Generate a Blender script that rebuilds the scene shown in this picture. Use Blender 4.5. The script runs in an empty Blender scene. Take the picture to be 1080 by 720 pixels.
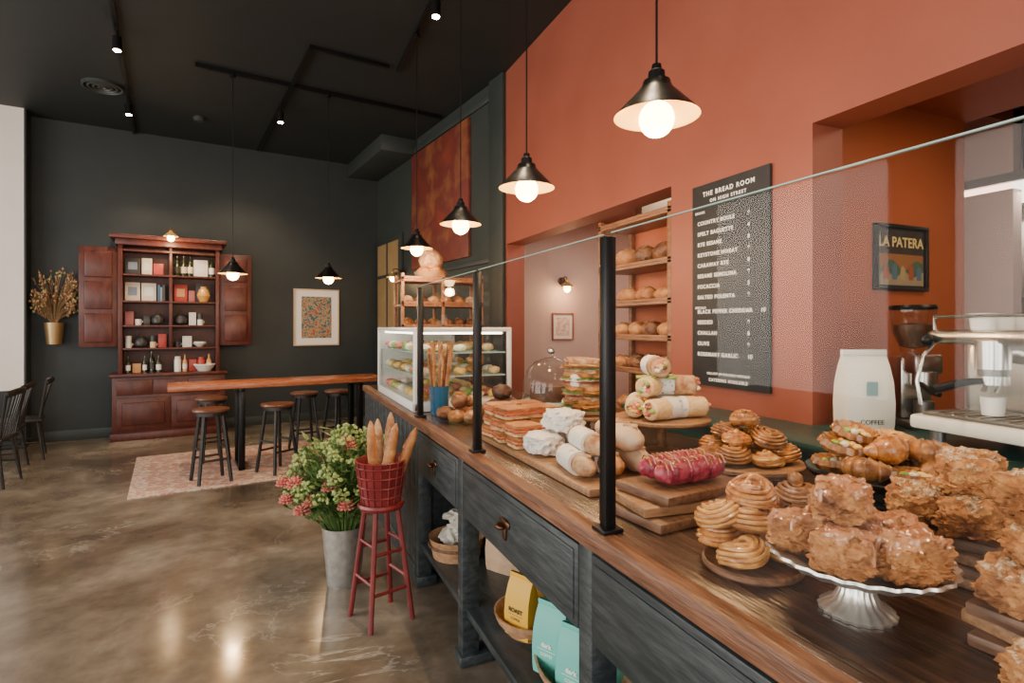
import bpy, bmesh, math, random
from mathutils import Vector, Matrix, noise
random.seed(7)
SC=bpy.context.scene; COL=SC.collection
pi=math.pi
# ------------------------------------------------------------ materials
_mc={}
def M(name,c1,c2=None,scale=5,rough=.5,metal=0,bump=0,bscale=None,stretch=(1,1,1),detail=5,c3=None,lo=.35,hi=.65,emit=0,coat=0,rough2=None):
    if name in _mc: return _mc[name]
    m=bpy.data.materials.new(name); m.use_nodes=True; nt=m.node_tree; N=nt.nodes; L=nt.links
    b=N['Principled BSDF']; b.inputs['Roughness'].default_value=rough; b.inputs['Metallic'].default_value=metal
    if coat: b.inputs['Coat Weight'].default_value=coat; b.inputs['Coat Roughness'].default_value=.15
    c1=tuple(c1)+(1,)
    b.inputs['Base Color'].default_value=c1
    tc=N.new('ShaderNodeTexCoord'); mp=N.new('ShaderNodeMapping'); mp.inputs['Scale'].default_value=stretch
    L.new(tc.outputs['Object'],mp.inputs['Vector'])
    if c2:
        t=N.new('ShaderNodeTexNoise'); t.inputs['Scale'].default_value=scale; t.inputs['Detail'].default_value=detail; t.inputs['Roughness'].default_value=.6; out=t.outputs['Fac']
        L.new(mp.outputs[0],t.inputs['Vector'])
        r=N.new('ShaderNodeValToRGB'); r.color_ramp.elements[0].position=lo; r.color_ramp.elements[1].position=hi
        r.color_ramp.elements[0].color=c1; r.color_ramp.elements[1].color=tuple(c2)+(1,)
        if c3:
            e=r.color_ramp.elements.new((lo+hi)/2); e.color=tuple(c3)+(1,)
        L.new(out,r.inputs[0]); L.new(r.outputs[0],b.inputs['Base Color'])
        if rough2 is not None:
            mr=N.new('ShaderNodeMapRange'); mr.inputs['From Min'].default_value=lo; mr.inputs['From Max'].default_value=hi
            mr.inputs['To Min'].default_value=rough; mr.inputs['To Max'].default_value=rough2
            L.new(out,mr.inputs[0]); L.new(mr.outputs[0],b.inputs['Roughness'])
        if emit: L.new(r.outputs[0],b.inputs['Emission Color'])
    if emit:
        b.inputs['Emission Strength'].default_value=emit
        if not c2: b.inputs['Emission Color'].default_value=c1
    if bump:
        t2=N.new('ShaderNodeTexNoise'); t2.inputs['Scale'].default_value=bscale or scale*3; t2.inputs['Detail'].default_value=6
        L.new(mp.outputs[0],t2.inputs['Vector'])
        bp=N.new('ShaderNodeBump'); bp.inputs['Strength'].default_value=bump; bp.inputs['Distance'].default_value=.01
        L.new(t2.outputs['Fac'],bp.inputs['Height']); L.new(bp.outputs[0],b.inputs['Normal'])
    _mc[name]=m; return m
def floormat():
    m=bpy.data.materials.new('polished_concrete'); m.use_nodes=True; nt=m.node_tree; N=nt.nodes; L=nt.links
    b=N['Principled BSDF']; tc=N.new('ShaderNodeTexCoord')
    def noi(sc,det,dist,ro=.6):
        t=N.new('ShaderNodeTexNoise'); t.inputs['Scale'].default_value=sc; t.inputs['Detail'].default_value=det; t.inputs['Distortion'].default_value=dist; t.inputs['Roughness'].default_value=ro
        L.new(tc.outputs['Object'],t.inputs['Vector']); return t.outputs['Fac']
    def ramp(src,st):
        r=N.new('ShaderNodeValToRGB'); e=r.color_ramp.elements
        e[0].position=st[0][0]; e[0].color=tuple(st[0][1])+(1,); e[1].position=st[-1][0]; e[1].color=tuple(st[-1][1])+(1,)
        for p,c in st[1:-1]:
            q=e.new(p); q.color=tuple(c)+(1,)
        L.new(src,r.inputs[0]); return r.outputs[0]
    base=ramp(noi(.95,10,.35,.6),[(.30,(.066,.048,.033)),(.45,(.160,.124,.090)),(.56,(.235,.192,.146)),(.70,(.46,.40,.33))])
    fine=ramp(noi(6,9,.1,.65),[(.3,(.68,.68,.68)),(.7,(1.28,1.28,1.28))])
    mx=N.new('ShaderNodeMix'); mx.data_type='RGBA'; mx.blend_type='MULTIPLY'; mx.inputs[0].default_value=.8; L.new(base,mx.inputs[6]); L.new(fine,mx.inputs[7])
    st=ramp(noi(1.1,8,1.2,.6),[(.49,(0,0,0)),(.5,(1,1,1)),(.51,(0,0,0))]); msk=ramp(noi(.55,3,0),[(.50,(0,0,0)),(.62,(.6,.6,.6))])
    mu=N.new('ShaderNodeMath'); mu.operation='MULTIPLY'; L.new(st,mu.inputs[0]); L.new(msk,mu.inputs[1])
    m2=N.new('ShaderNodeMix'); m2.data_type='RGBA'; L.new(mu.outputs[0],m2.inputs[0]); L.new(mx.outputs[2],m2.inputs[6]); m2.inputs[7].default_value=(.6,.55,.49,1)
    L.new(m2.outputs[2],b.inputs['Base Color'])
    rr=ramp(noi(2.0,5,.2),[(.3,(.10,.10,.10)),(.7,(.22,.22,.22))]); L.new(rr,b.inputs['Roughness'])
    bp=N.new('ShaderNodeBump'); bp.inputs['Strength'].default_value=.04; bp.inputs['Distance'].default_value=.01; L.new(noi(5,4,0),bp.inputs['Height']); L.new(bp.outputs[0],b.inputs['Normal'])
    return m
def glassmat(name,tint=(1,1,1),base=.008,edge=.35):
    m=bpy.data.materials.new(name); m.use_nodes=True; nt=m.node_tree; N=nt.nodes; L=nt.links
    for n in list(N): N.remove(n)
    o=N.new('ShaderNodeOutputMaterial'); mx=N.new('ShaderNodeMixShader'); tr=N.new('ShaderNodeBsdfTransparent'); gl=N.new('ShaderNodeBsdfGlossy')
    tr.inputs[0].default_value=tuple(tint)+(1,); gl.inputs['Roughness'].default_value=.02
    lw=N.new('ShaderNodeLayerWeight'); lw.inputs['Blend'].default_value=.5
    pw=N.new('ShaderNodeMath'); pw.operation='POWER'; pw.inputs[1].default_value=5
    mm=N.new('ShaderNodeMath'); mm.operation='MULTIPLY_ADD'; mm.inputs[1].default_value=edge; mm.inputs[2].default_value=base
    L.new(lw.outputs['Facing'],pw.inputs[0]); L.new(pw.outputs[0],mm.inputs[0]); L.new(mm.outputs[0],mx.inputs[0]); L.new(tr.outputs[0],mx.inputs[1]); L.new(gl.outputs[0],mx.inputs[2]); L.new(mx.outputs[0],o.inputs[0])
    return m
# ------------------------------------------------------------ builder
_ico={}
def ico(sub):
    if sub not in _ico:
        bm=bmesh.new(); bmesh.ops.create_icosphere(bm,subdivisions=sub,radius=1)
        _ico[sub]=([v.co.copy() for v in bm.verts],[[v.index for v in f.verts] for f in bm.faces]); bm.free()
    return _ico[sub]
def TR(x,y,z,rz=0,rx=0,ry=0): return Matrix.Translation((x,y,z))@Matrix.Rotation(rz,4,'Z')@Matrix.Rotation(ry,4,'Y')@Matrix.Rotation(rx,4,'X')
RF=Matrix.Rotation(math.radians(8.5),4,'Z')
class B:
    def __init__(s,name,M=None): s.n=name;s.v=[];s.f=[];s.fm=[];s.sm=[];s.mats=[];s.M=M.copy() if M else Matrix()
    def add(s,vs,fs,m,smooth=False,T=None):
        T=s.M@T if T is not None else s.M
        o=len(s.v); s.v+=[T@Vector(p) for p in vs]
        if m not in s.mats: s.mats.append(m)
        i=s.mats.index(m)
        for f in fs: s.f.append([o+k for k in f]); s.fm.append(i); s.sm.append(smooth)
    def box(s,x0,x1,y0,y1,z0,z1,m,bev=0,T=None):
        if bev:
            bm=bmesh.new(); bmesh.ops.create_cube(bm,size=1)
            for v in bm.verts: v.co=Vector(((x0+x1)/2+v.co.x*(x1-x0),(y0+y1)/2+v.co.y*(y1-y0),(z0+z1)/2+v.co.z*(z1-z0)))
            bmesh.ops.bevel(bm,geom=bm.edges[:],offset=bev,segments=2,profile=.5,affect='EDGES')
            bm.verts.index_update()
            s.add([v.co.copy() for v in bm.verts],[[v.index for v in f.verts] for f in bm.faces],m,False,T); bm.free(); return
        vs=[(x,y,z) for x in (x0,x1) for y in (y0,y1) for z in (z0,z1)]
        s.add(vs,[(0,1,3,2),(4,6,7,5),(0,4,5,1),(2,3,7,6),(0,2,6,4),(1,5,7,3)],m,False,T)
    def lathe(s,prof,m,at=(0,0,0),seg=24,T=None,wave=0,wn=8,smooth=True):
        vs=[];fs=[];n=len(prof)
        for i in range(seg):
            a=2*pi*i/seg
            for r,z in prof:
                rr=r*(1+wave*math.cos(wn*a)) if wave else r
                vs.append((at[0]+rr*math.cos(a),at[1]+rr*math.sin(a),at[2]+z))
        for i in range(seg):
            j=(i+1)%seg
            for k in range(n-1):
                fs.append((i*n+k,j*n+k,j*n+k+1,i*n+k+1))
        s.add(vs,fs,m,smooth,T)
    def cyl(s,x,y,z0,z1,r,m,r2=None,seg=20,T=None):
        r2=r if r2 is None else r2
        s.lathe([(.0001,z0),(r,z0),(r2,z1),(.0001,z1)],m,(x,y,0),seg,T)
    def tube(s,pts,r,m,seg=8,T=None,flat=1,cap=True):
        pts=[Vector(p) for p in pts]; n=len(pts); rs=r if isinstance(r,(list,tuple)) else [r]*n
        vs=[];fs=[]; up=Vector((0,0,1)); prev=None
        for i,p in enumerate(pts):
            d=(pts[min(i+1,n-1)]-pts[max(i-1,0)]).normalized()
            if prev is None:
                a=d.cross(up); 
                if a.length<.05: a=d.cross(Vector((1,0,0)))
            else: a=prev-d*prev.dot(d)
            a.normalize(); prev=a; b=d.cross(a)
            for k in range(seg):
                t=2*pi*k/seg; vs.append(p+(a*math.cos(t)+b*math.sin(t)*flat)*rs[i])
        for i in range(n-1):
            for k in range(seg):
                l=(k+1)%seg; fs.append((i*seg+k,i*seg+l,(i+1)*seg+l,(i+1)*seg+k))
        if cap: fs.append(list(range(seg))[::-1]); fs.append([(n-1)*seg+k for k in range(seg)])
        s.add(vs,fs,m,True,T)
    def blob(s,c,r,m,p=2.,amp=0,nf=3,T=None,rz=0,rx=0,ry=0,sub=3,top=None,grow=1,seed=None,fine=0):
        V,F=ico(sub); sd=random.random()*50 if seed is None else seed
        R=TR(c[0],c[1],c[2],rz,rx,ry); vs=[]
        keep=[]
        for v in V:
            q=(abs(v.x)**p+abs(v.y)**p+abs(v.z)**p)**(1/p); w=v/q
            k=1+amp*noise.noise(v*nf+Vector((sd,sd,sd)))+amp*.5*noise.noise(v*nf*2.7+Vector((sd,0,sd)))
            if fine: k+=fine*noise.noise(v*11+Vector((sd,3,1)))+fine*.6*noise.noise(v*19+Vector((sd,7,1)))
            w=w*k*grow
            vs.append(R@Vector((w.x*r[0],w.y*r[1],w.z*r[2])))
            keep.append(w.z+.35*noise.noise(v*2.2+Vector((0,sd,9)))*2)
        if top is not None: F=[f for f in F if sum(keep[i] for i in f)/3>top]
        s.add(vs,F,m,True,T)
        return sd
    def done(s,ang=38):
        me=bpy.data.meshes.new(s.n); me.from_pydata([tuple(v) for v in s.v],[],s.f)
        for m in s.mats: me.materials.append(m)
        me.polygons.foreach_set('material_index',s.fm); me.polygons.foreach_set('use_smooth',s.sm)
        bm=bmesh.new(); bm.from_mesh(me); bmesh.ops.recalc_face_normals(bm,faces=bm.faces); bm.to_mesh(me); bm.free()
        me.set_sharp_from_angle(angle=math.radians(ang))
        ob=bpy.data.objects.new(s.n,me); COL.objects.link(ob); return ob
def text(b,txt,size,m,T,align='LEFT',spacing=1.0,bold=0):
    cu=bpy.data.curves.new('t','FONT'); cu.body=txt; cu.size=size; cu.align_x=align; cu.space_character=spacing; cu.extrude=.0006; cu.offset=bold
    o=bpy.data.objects.new('t',cu); COL.objects.link(o)
    dg=bpy.context.evaluated_depsgraph_get(); dg.update(); e=o.evaluated_get(dg); me=e.to_mesh()
    b.add([v.co.copy() for v in me.vertices],[list(p.vertices) for p in me.polygons],m,False,T)
    e.to_mesh_clear(); bpy.data.objects.remove(o); bpy.data.curves.remove(cu)
def frame(o,x,y):
    x=Vector(x);y=Vector(y);z=x.cross(y); return Matrix(((x.x,y.x,z.x,o[0]),(x.y,y.y,z.y,o[1]),(x.z,y.z,z.z,o[2]),(0,0,0,1)))
# ------------------------------------------------------------ palette
mFloor=floormat()
mDark=M('charcoal_green_paint',(.018,.0235,.024),(.022,.028,.029),scale=3,rough=.55,bump=.05,bscale=60)
mDark2=M('charcoal_side_paint',(.030,.038,.035),(.035,.043,.040),scale=3,rough=.5)
mCeil=M('black_ceiling_paint',(.011,.0155,.0165),(.014,.0185,.0195),scale=2,rough=.6)
mRed=M('terracotta_paint',(.262,.066,.038),(.295,.078,.047),scale=1.6,rough=.5,bump=.04,bscale=50)
mOrange=M('burnt_orange_paint',(.40,.092,.034),(.44,.105,.041),scale=2,rough=.5)
mPink=M('pale_pink_paint',(.62,.42,.38),(.66,.46,.42),scale=2,rough=.6)
mWhite=M('white_paint',(.8,.74,.69),(.84,.78,.73),scale=2,rough=.6)
mBeige=M('beige_kitchen_tile',(.36,.26,.17),(.42,.31,.21),scale=4,rough=.4)
mBlack=M('black_metal',(.012,.012,.013),rough=.35,metal=.6)
mBlackW=M('black_painted_wood',(.012,.011,.011),(.025,.022,.02),scale=20,rough=.4)
mTop=M('worn_counter_wood',(.022,.011,.008),(.12,.062,.038),scale=6,rough=.26,stretch=(9,.7,9),bump=.25,bscale=12,c3=(.05,.025,.016),lo=.3,hi=.78,detail=8)
mEdge=M('counter_edge_wood',(.09,.038,.02),(.34,.17,.095),scale=7,rough=.42,stretch=(6,.8,9),bump=.4,bscale=14,c3=(.18,.075,.038),lo=.3,hi=.75,detail=8)
mSlate=M('slate_blue_distressed_paint',(.020,.028,.032),(.065,.076,.079),scale=7,rough=.42,stretch=(3,.8,5),bump=.3,bscale=14,lo=.42,hi=.8,detail=8)
mTeal=M('dark_teal_paint',(.012,.05,.048),(.02,.07,.065),scale=5,rough=.35)
mTable=M('cherry_table_wood',(.30,.08,.03),(.5,.17,.07),scale=6,rough=.25,stretch=(.8,8,8),detail=7)
mHutch=M('oxblood_painted_wood',(.062,.012,.009),(.115,.026,.016),scale=9,rough=.38,stretch=(2,2,.7),bump=.1)
mHutchIn=M('hutch_interior',(.06,.016,.011),(.09,.025,.017),scale=9,rough=.5)
mRedStool=M('crimson_painted_wood',(.15,.015,.017),(.22,.026,.026),scale=12,rough=.35)
mBrass=M('brass_shade_inner',(.75,.5,.16),rough=.35,metal=.55)
mBronze=M('bronze',(.10,.045,.025),(.16,.07,.04),scale=30,rough=.35,metal=.9)
mSteel=M('brushed_steel',(.62,.60,.57),rough=.25,metal=1)
mSteelD=M('dark_steel',(.22,.21,.20),rough=.4,metal=.9)
mSilver=M('silver_plate',(.82,.80,.76),(.68,.65,.6),scale=40,rough=.3,metal=.85)
mZinc=M('zinc_bucket',(.35,.33,.3),(.5,.48,.45),scale=20,rough=.4,metal=.7)
mBulb=M('warm_bulb',(1,.64,.28),emit=26)
mSpotE=M('spot_lens',(1,.70,.38),emit=200)
mTube=M('cool_tube_light',(1,.93,.8),emit=3)
mCaseL=M('case_led_strip',(1,.93,.78),emit=9)
mGlass=glassmat('clear_glass',(.985,.99,.985))
mGlassB=glassmat('cloche_glass',(.93,.94,.93),.04,.9)
mGlassE=M('glass_edge',(.35,.5,.45),rough=.1,emit=.12)  # bright edge line put in as a weak glow of the glass itself
mCream=M('cream_enamel',(.82,.8,.75),rough=.25)
mBoard=M('oak_board',(.20,.09,.04),(.38,.20,.09),scale=9,rough=.45,stretch=(1.2,8,8),bump=.1,detail=6)
mBoardD=M('walnut_board',(.10,.04,.018),(.23,.11,.055),scale=9,rough=.45,stretch=(8,1.2,8),bump=.1,detail=6)
mShelfW=M('shelf_wood',(.17,.065,.03),(.32,.14,.065),scale=8,rough=.45,stretch=(6,1,6))
mBread=M('bread_crust',(.26,.08,.022),(.60,.30,.10),scale=16,rough=.55,bump=.5,bscale=60,c3=(.43,.17,.05),lo=.3,hi=.7)
mBreadD=M('dark_crust',(.07,.022,.01),(.34,.13,.045),scale=18,rough=.5,bump=.5,bscale=60,lo=.35,hi=.7)
mBreadF=M('floured_crust',(.30,.12,.045),(.66,.45,.26),scale=22,rough=.7,bump=.5,bscale=60,lo=.38,hi=.7)
mBreadL=M('pale_crumb',(.66,.40,.17),(.80,.58,.30),scale=30,rough=.7,bump=.6,bscale=90)
mScone=M('scone_crumb',(.15,.045,.013),(.66,.35,.125),scale=20,rough=.75,bump=.9,bscale=70,c3=(.42,.175,.055),lo=.32,hi=.70,detail=8)
mGlaze=M('caramel_pink_glaze',(.38,.13,.05),(.60,.30,.155),scale=14,rough=.14,coat=.6)
mSugar=M('caramel_glaze',(.22,.06,.012),(.72,.33,.09),scale=38,rough=.2,coat=.6,bump=.5,bscale=70,lo=.32,hi=.65,c3=(.48,.17,.035))
mCryst=M('sugar_crystals',(.40,.18,.06),(.84,.68,.46),scale=95,rough=.5,bump=.9,bscale=180,lo=.42,hi=.64)
mPastry=M('laminated_pastry',(.30,.09,.02),(.78,.46,.15),scale=26,rough=.35,coat=.3,stretch=(1,1,3),bump=.4,bscale=55,c3=(.57,.26,.065),lo=.3,hi=.7)
mPastryD=M('dark_pastry',(.14,.045,.013),(.50,.21,.055),scale=24,rough=.3,coat=.4,bump=.6,bscale=55,lo=.35,hi=.7)
mRaspb=M('raspberry_loaf',(.13,.008,.02),(.52,.09,.13),scale=34,rough=.35,bump=.6,bscale=70,c3=(.33,.02,.055),lo=.35,hi=.68,coat=.3)
mRaspG=M('raspberry_icing',(.66,.33,.28),rough=.3)
mHam=M('ham',(.50,.07,.05),(.78,.28,.20),scale=40,rough=.4)
mLett=M('lettuce',(.10,.22,.03),(.42,.55,.12),scale=40,rough=.45)
mCheese=M('cheese',(.85,.55,.16),rough=.4)
mMayo=M('white_filling',(.85,.78,.62),rough=.5)
mPaper=M('wax_paper',(.78,.73,.66),(.30,.31,.34),scale=45,rough=.55,bump=.3,bscale=30,lo=.60,hi=.64)
mPaperK=M('kraft_paper',(.55,.36,.22),(.66,.46,.3),scale=12,rough=.6,bump=.4,bscale=25)
mCake=M('chocolate_cake',(.05,.018,.01),(.12,.05,.025),scale=20,rough=.5)
mBlueCup=M('blue_glaze',(.02,.13,.26),rough=.2,coat=.5)
mWick=M('wicker',(.30,.15,.07),(.55,.33,.17),scale=60,rough=.6,bump=.8,bscale=90,stretch=(1,1,3))
mBowlW=M('wood_bowl',(.40,.20,.10),(.60,.36,.20),scale=10,rough=.4,stretch=(1,4,4))
mYel=M('yellow_bag',(.75,.42,.03),rough=.5); mMint=M('mint_bag',(.13,.52,.45),rough=.5)
mKraft=M('white_coffee_bag',(.78,.74,.66),rough=.55,bump=.2,bscale=18)
mInk=M('ink_dark',(.03,.03,.035),rough=.6)
mChalk=M('menu_lettering',(.85,.82,.77),rough=.6,emit=.15)
mMenu=M('menu_board_black',(.016,.016,.018),(.025,.025,.027),scale=8,rough=.6)
mLeaf=M('leaves',(.05,.12,.025),(.16,.26,.07),scale=30,rough=.5)
mPinkF=M('pink_flowers',(.50,.09,.09),(.76,.30,.22),scale=60,rough=.6)
mGreenF=M('green_blooms',(.20,.31,.07),(.42,.48,.18),scale=70,rough=.6)
mDry=M('dried_stems',(.16,.085,.035),(.32,.2,.09),scale=50,rough=.8)
mDryF=M('dried_blooms',(.26,.09,.04),(.45,.3,.15),scale=60,rough=.8)
mDisp=M('kitchen_dark',(.03,.03,.03),(.12,.1,.08),scale=8,rough=.4)
# ------------------------------------------------------------ room shell
H=4.22
def simple(name,boxes,m,Mx=None):
    b=B(name,Mx)
    for q in boxes: b.box(*q,m)
    return b.done()
simple('floor',[(-6,8,-4,12,-.1,0)],mFloor)
simple('ceiling',[(-6,2.49,-4,12,H,H+.1)],mCeil)
simple('wall_back',[(-1.5,3.15,9.4,9.55,0,H)],mDark,RF)
b=B('wall_back_left',RF); b.box(-6,-1.52,9.1,9.55,.72,H,mWhite); b.box(-6,-1.52,9.09,9.55,0,.72,mDark); b.box(-1.52,-1.5,9.1,9.5,0,H,mDark); b.done()
b=B('wall_dark_side',RF)
U=3.074
b.box(U,U+.15,5.14,9.4,0,H,mDark2); b.done()
b=B('trim_1',RF)
b.box(U-.04,U-.001,5.12,5.42,0,H-.002,mDark2,.004)
b.box(U-.03,U-.001,5.42,7.85,4.02,4.1,mDark2,.006)
b.box(U-.03,U-.001,5.42,7.85,2.22,2.28,mDark2,.006)
b.done()
b=B('soffit_duct_box',RF); b.box(2.56,U-.002,7.65,9.395,4.0,H-.002,mDark2,.004); b.done()
X0,X1=2.285,2.485
simple('wall_right',[(X0,X1,-3.9,-.6,0,H),(X0,X1,-.6,1.826,0,1.01),(X0,X1,-.6,1.826,2.44,H),(X0,X1,1.826,2.819,0,H),(X0,X1,2.819,5.48,2.38,H),(X0,X1,5.48,5.52,0,H)],mRed)
simple('wall_kitchen_side',[(X1,3.775,2.0,2.1,0,2.9)],mOrange)
simple('wall_kitchen_far',[(6.2,6.3,-2,4.2,0,3.3)],mBeige)
simple('wall_kitchen_end',[(3.0,6.3,4.1,4.2,0,3.3)],mBeige)
simple('ceiling_kitchen_front',[(X1,3.8,-2,2.1,2.72,2.82)],mOrange)
simple('ceiling_kitchen',[(3.8,6.3,-2,4.2,3.2,3.3)],mDisp)
simple('wall_kitchen_near',[(X1,6.3,-2.1,-2,0,3.3)],mBeige)
simple('wall_back_room',[(X1,4.6,6.25,6.35,0,2.95)],mPink)
simple('wall_back_room_side',[(4.5,4.6,2.1,6.3,0,2.95)],mPink)
simple('ceiling_back_room',[(X1,4.6,2.1,6.35,2.85,2.95)],mRed)
b=B('wall_left')
for y0,y1 in ((-4,-2.6),(.2,.8),(3.6,4.2),(7.0,12)): b.box(-5.2,-5.0,y0,y1,0,H,mWhite)
for y0,y1 in ((-2.6,.2),(.8,3.6),(4.2,7.0)):
    b.box(-5.2,-5.0,y0,y1,0,.6,mDark); b.box(-5.2,-5.0,y0,y1,3.5,H,mWhite)
b.done()
b=B('wall_front'); 
for x0,x1 in ((-5.2,-4),(-1.2,-.6),(2.0,2.5)): b.box(x0,x1,-4,-3.8,0,H,mDark2)
for x0,x1 in ((-4,-1.2),(-.6,2.0)): b.box(x0,x1,-4,-3.8,0,.6,mDark); b.box(x0,x1,-4,-3.8,3.5,H,mDark2)
b.done()
k=1
for y0,y1 in ((-2.6,.2),(.8,3.6),(4.2,7.0)):
    b=B('window_%d'%k); k+=1
    for z in (.6,2.0,3.44): b.box(-5.14,-5.06,y0,y1,z,z+.06,mBlackW)
    for y in (y0,(y0+y1)/2-.03,y1-.06): b.box(-5.14,-5.06,y,y+.06,.6,3.5,mBlackW)
    b.box(-5.105,-5.095,y0,y1,.6,3.5,mGlass); b.done()
for x0,x1 in ((-4,-1.2),(-.6,2.0)):
    b=B('window_%d'%k); k+=1
    for z in (.6,2.0,3.44): b.box(x0,x1,-3.94,-3.86,z,z+.06,mBlackW)
    for x in (x0,(x0+x1)/2-.03,x1-.06): b.box(x,x+.06,-3.94,-3.86,.6,3.5,mBlackW)
    b.box(x0,x1,-3.905,-3.895,.6,3.5,mGlass); b.done()
b=B('baseboard_back',RF); b.box(-1.5,3.07,9.37,9.399,0,.14,mDark2,.004); b.done()
mDoor=M('tan_door_glass',(.30,.19,.08),(.36,.24,.11),scale=3,rough=.4)
b=B('door_1',RF); b.box(U-.05,U-.002,8.15,9.3,0,2.95,mDark2,.005)
b.box(U-.06,U-.05,8.25,9.2,1.2,2.85,mDoor); b.box(U-.07,U-.05,8.7,8.75,1.2,2.85,mDark2); b.box(U-.07,U-.05,8.25,9.2,2.3,2.35,mDark2); b.done()
# ------------------------------------------------------------ ceiling fixtures
b=B('lighting_track',RF); z=H-.035
b.box(-.41,-.375,3.0,9.38,z,H-.001,mBlack); b.box(1.165,1.2,5.62,9.3,z,H-.001,mBlack); b.box(1.165,1.96,5.6,5.635,z,H-.001,mBlack); b.box(.24,3.0,6.585,6.615,z-.01,H-.001,mBlack)
b.done()
b=B('lighting_track'); b.box(1.195,1.225,-1.5,5.9,z,H-.001,mBlack); b.done()
b=B('ceiling_vent',RF)
for r in (.2,.15,.1,.05): b.lathe([(r,-.001),(r,-.03),(r-.02,-.035),(r-.03,-.01)],mDark2,(-.62,7.77,H),28)
b.done()
b=B('smoke_detector',RF); b.lathe([(.07,0),(.07,-.03),(.05,-.05),(.0001,-.05)],mDark2,(.35,8.3,H-.001),20); b.done()
def spot(mat,x,y,tgt,on=True,e=60):
    b=B('track_spotlight',mat); b.cyl(x,y,H-.09,H-.036,.012,mBlack,seg=10)
    b.cyl(x,y,H-.21,H-.09,.038,mBlack,seg=18); b.cyl(x,y,H-.214,H-.2101,.03,mSpotE,seg=18); b.done()
    p=mat@Vector((x,y,H-.23)); l=bpy.data.lights.new('spot_lamp','SPOT'); l.energy=e; l.color=(1,.76,.49); l.spot_size=math.radians(75); l.spot_blend=.7; l.shadow_soft_size=.04
    o=bpy.data.objects.new('spot_lamp',l); COL.objects.link(o); o.location=p; d=Vector(tgt)-p; o.rotation_euler=d.to_track_quat('-Z','Y').to_euler()
I4=Matrix()
spot(RF,-.39,6.2,RF@Vector((-.3,6.6,0)),e=170); spot(RF,1.18,7.33,RF@Vector((.9,9.3,1.6)),e=140)
spot(RF,-.39,8.0,RF@Vector((-.1,9.3,1.4)),e=120)
for y in (.3,1.9,3.2): spot(I4,1.21,y,(1.35,y+.1,1.0),e=150)  # unseen spots added along the counter track to highlight the food
spot(I4,1.21,4.4,(1.6,4.6,1.0),e=60)  # further unseen spot added for the far end of the counter
def pendant(mat,x,y,zr,cz=H-.034,e=9):
    b=B('pendant_lamp',mat)
    b.lathe([(.145,-.004),(.14,.004),(.10,.045),(.062,.085),(.05,.10),(.046,.118),(.03,.122),(.028,.15),(.018,.158),(.016,.175),(.0001,.178)],mBlack,(x,y,zr),32)
    b.lathe([(.145,-.004),(.137,.001),(.097,.041),(.058,.08),(.04,.09),(.0001,.092)],mBrass,(x,y,zr),32)
    b.cyl(x,y,zr+.03,zr+.09,.025,mBlack,seg=14)
    b.blob((x,y,zr-.012),(.060,.060,.062),mBulb,sub=3)
    b.tube([(x,y,zr+.17),(x,y,(zr+cz)/2),(x,y,cz-.012)],.004,mBlack,6)
    b.cyl(x,y,cz-.04,cz-.012,.03,mBlack,seg=14); b.done()
    l=bpy.data.lights.new('bulb_light','POINT'); l.energy=e; l.color=(1,.64,.32); l.shadow_soft_size=.05
    o=bpy.data.objects.new('bulb_light',l); COL.objects.link(o); o.location=mat@Vector((x,y,zr-.14))
for y in (1.57,2.64,3.75,5.05): pendant(I4,1.21,y,2.225,e=21)
pendant(RF,.59,6.6,2.07,e=20); pendant(RF,1.58,6.6,2.07,e=20)
def sconce(T,e=5):
    b=B('wall_sconce',T)
    b.lathe([(.0001,0),(.05,0),(.05,.015),(.0001,.015)],mBronze,T=TR(0,0,0,rx=pi/2))
    b.tube([(0,-.01,0),(0,-.08,.05),(0,-.14,.04),(0,-.15,-.01)],.007,mBronze)
    b.lathe([(.09,-.08),(.05,-.04),(.022,-.02),(.02,0),(.0001,.005)],mBrass,(0,-.15,0),22)
    b.blob((0,-.15,-.1),(.045,.045,.05),mBulb,sub=3); b.done()
    l=bpy.data.lights.new('bulb_light','POINT'); l.energy=e; l.color=(1,.64,.32); l.shadow_soft_size=.04
    o=bpy.data.objects.new('bulb_light',l); COL.objects.link(o); o.location=T@Vector((0,-.2,-.2))
sconce(RF@TR(.04,8.965,2.80),e=12)
sconce(RF@TR(U-.052,8.07,2.33,rz=-pi/2),e=3)
sconce(TR(3.346,6.248,2.08),e=4)
# ------------------------------------------------------------ hutch
b=B('hutch_cabinet',RF)
a0,a1=-.62,.70
b.box(a0,a1,8.97,9.365,.06,.84,mHutch,.004); b.box(a0-.03,a1+.03,8.92,9.395,.84,.88,mHutch,.006); b.box(a0-.02,a1+.02,8.94,9.365,0,.1,mHutch,.006)
for i in range(2):
    x=a0+.05+i*.62; b.box(x,x+.6,8.95,8.975,.14,.56,mHutch,.004)
    b.box(x+.06,x+.54,8.935,8.955,.2,.5,mHutch,.012)
    b.cyl(0,0,0,.02,.014,mBronze,T=TR(x+(.55 if i==0 else .05),8.935,.36,rx=pi/2))
for i in range(3):
    x=a0+.05+i*.41; b.box(x,x+.4,8.95,8.975,.6,.8,mHutch,.006); b.cyl(0,0,0,.025,.014,mBronze,T=TR(x+.2,8.95,.7,rx=pi/2))
c0,c1=-.56,.64
b.box(c0,c0+.05,9.06,9.39,.88,2.6,mHutch,.004); b.box(c1-.05,c1,9.06,9.39,.88,2.6,mHutch,.004); b.box(.02,.06,9.08,9.39,1.22,2.6,mHutch,.004)
b.box(c0,c1,9.36,9.39,.88,2.6,mHutchIn)
for z in (1.22,1.53,1.86,2.22,2.55): b.box(c0+.04,c1-.04,9.07,9.37,z-.025,z,mHutch,.003)
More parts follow.
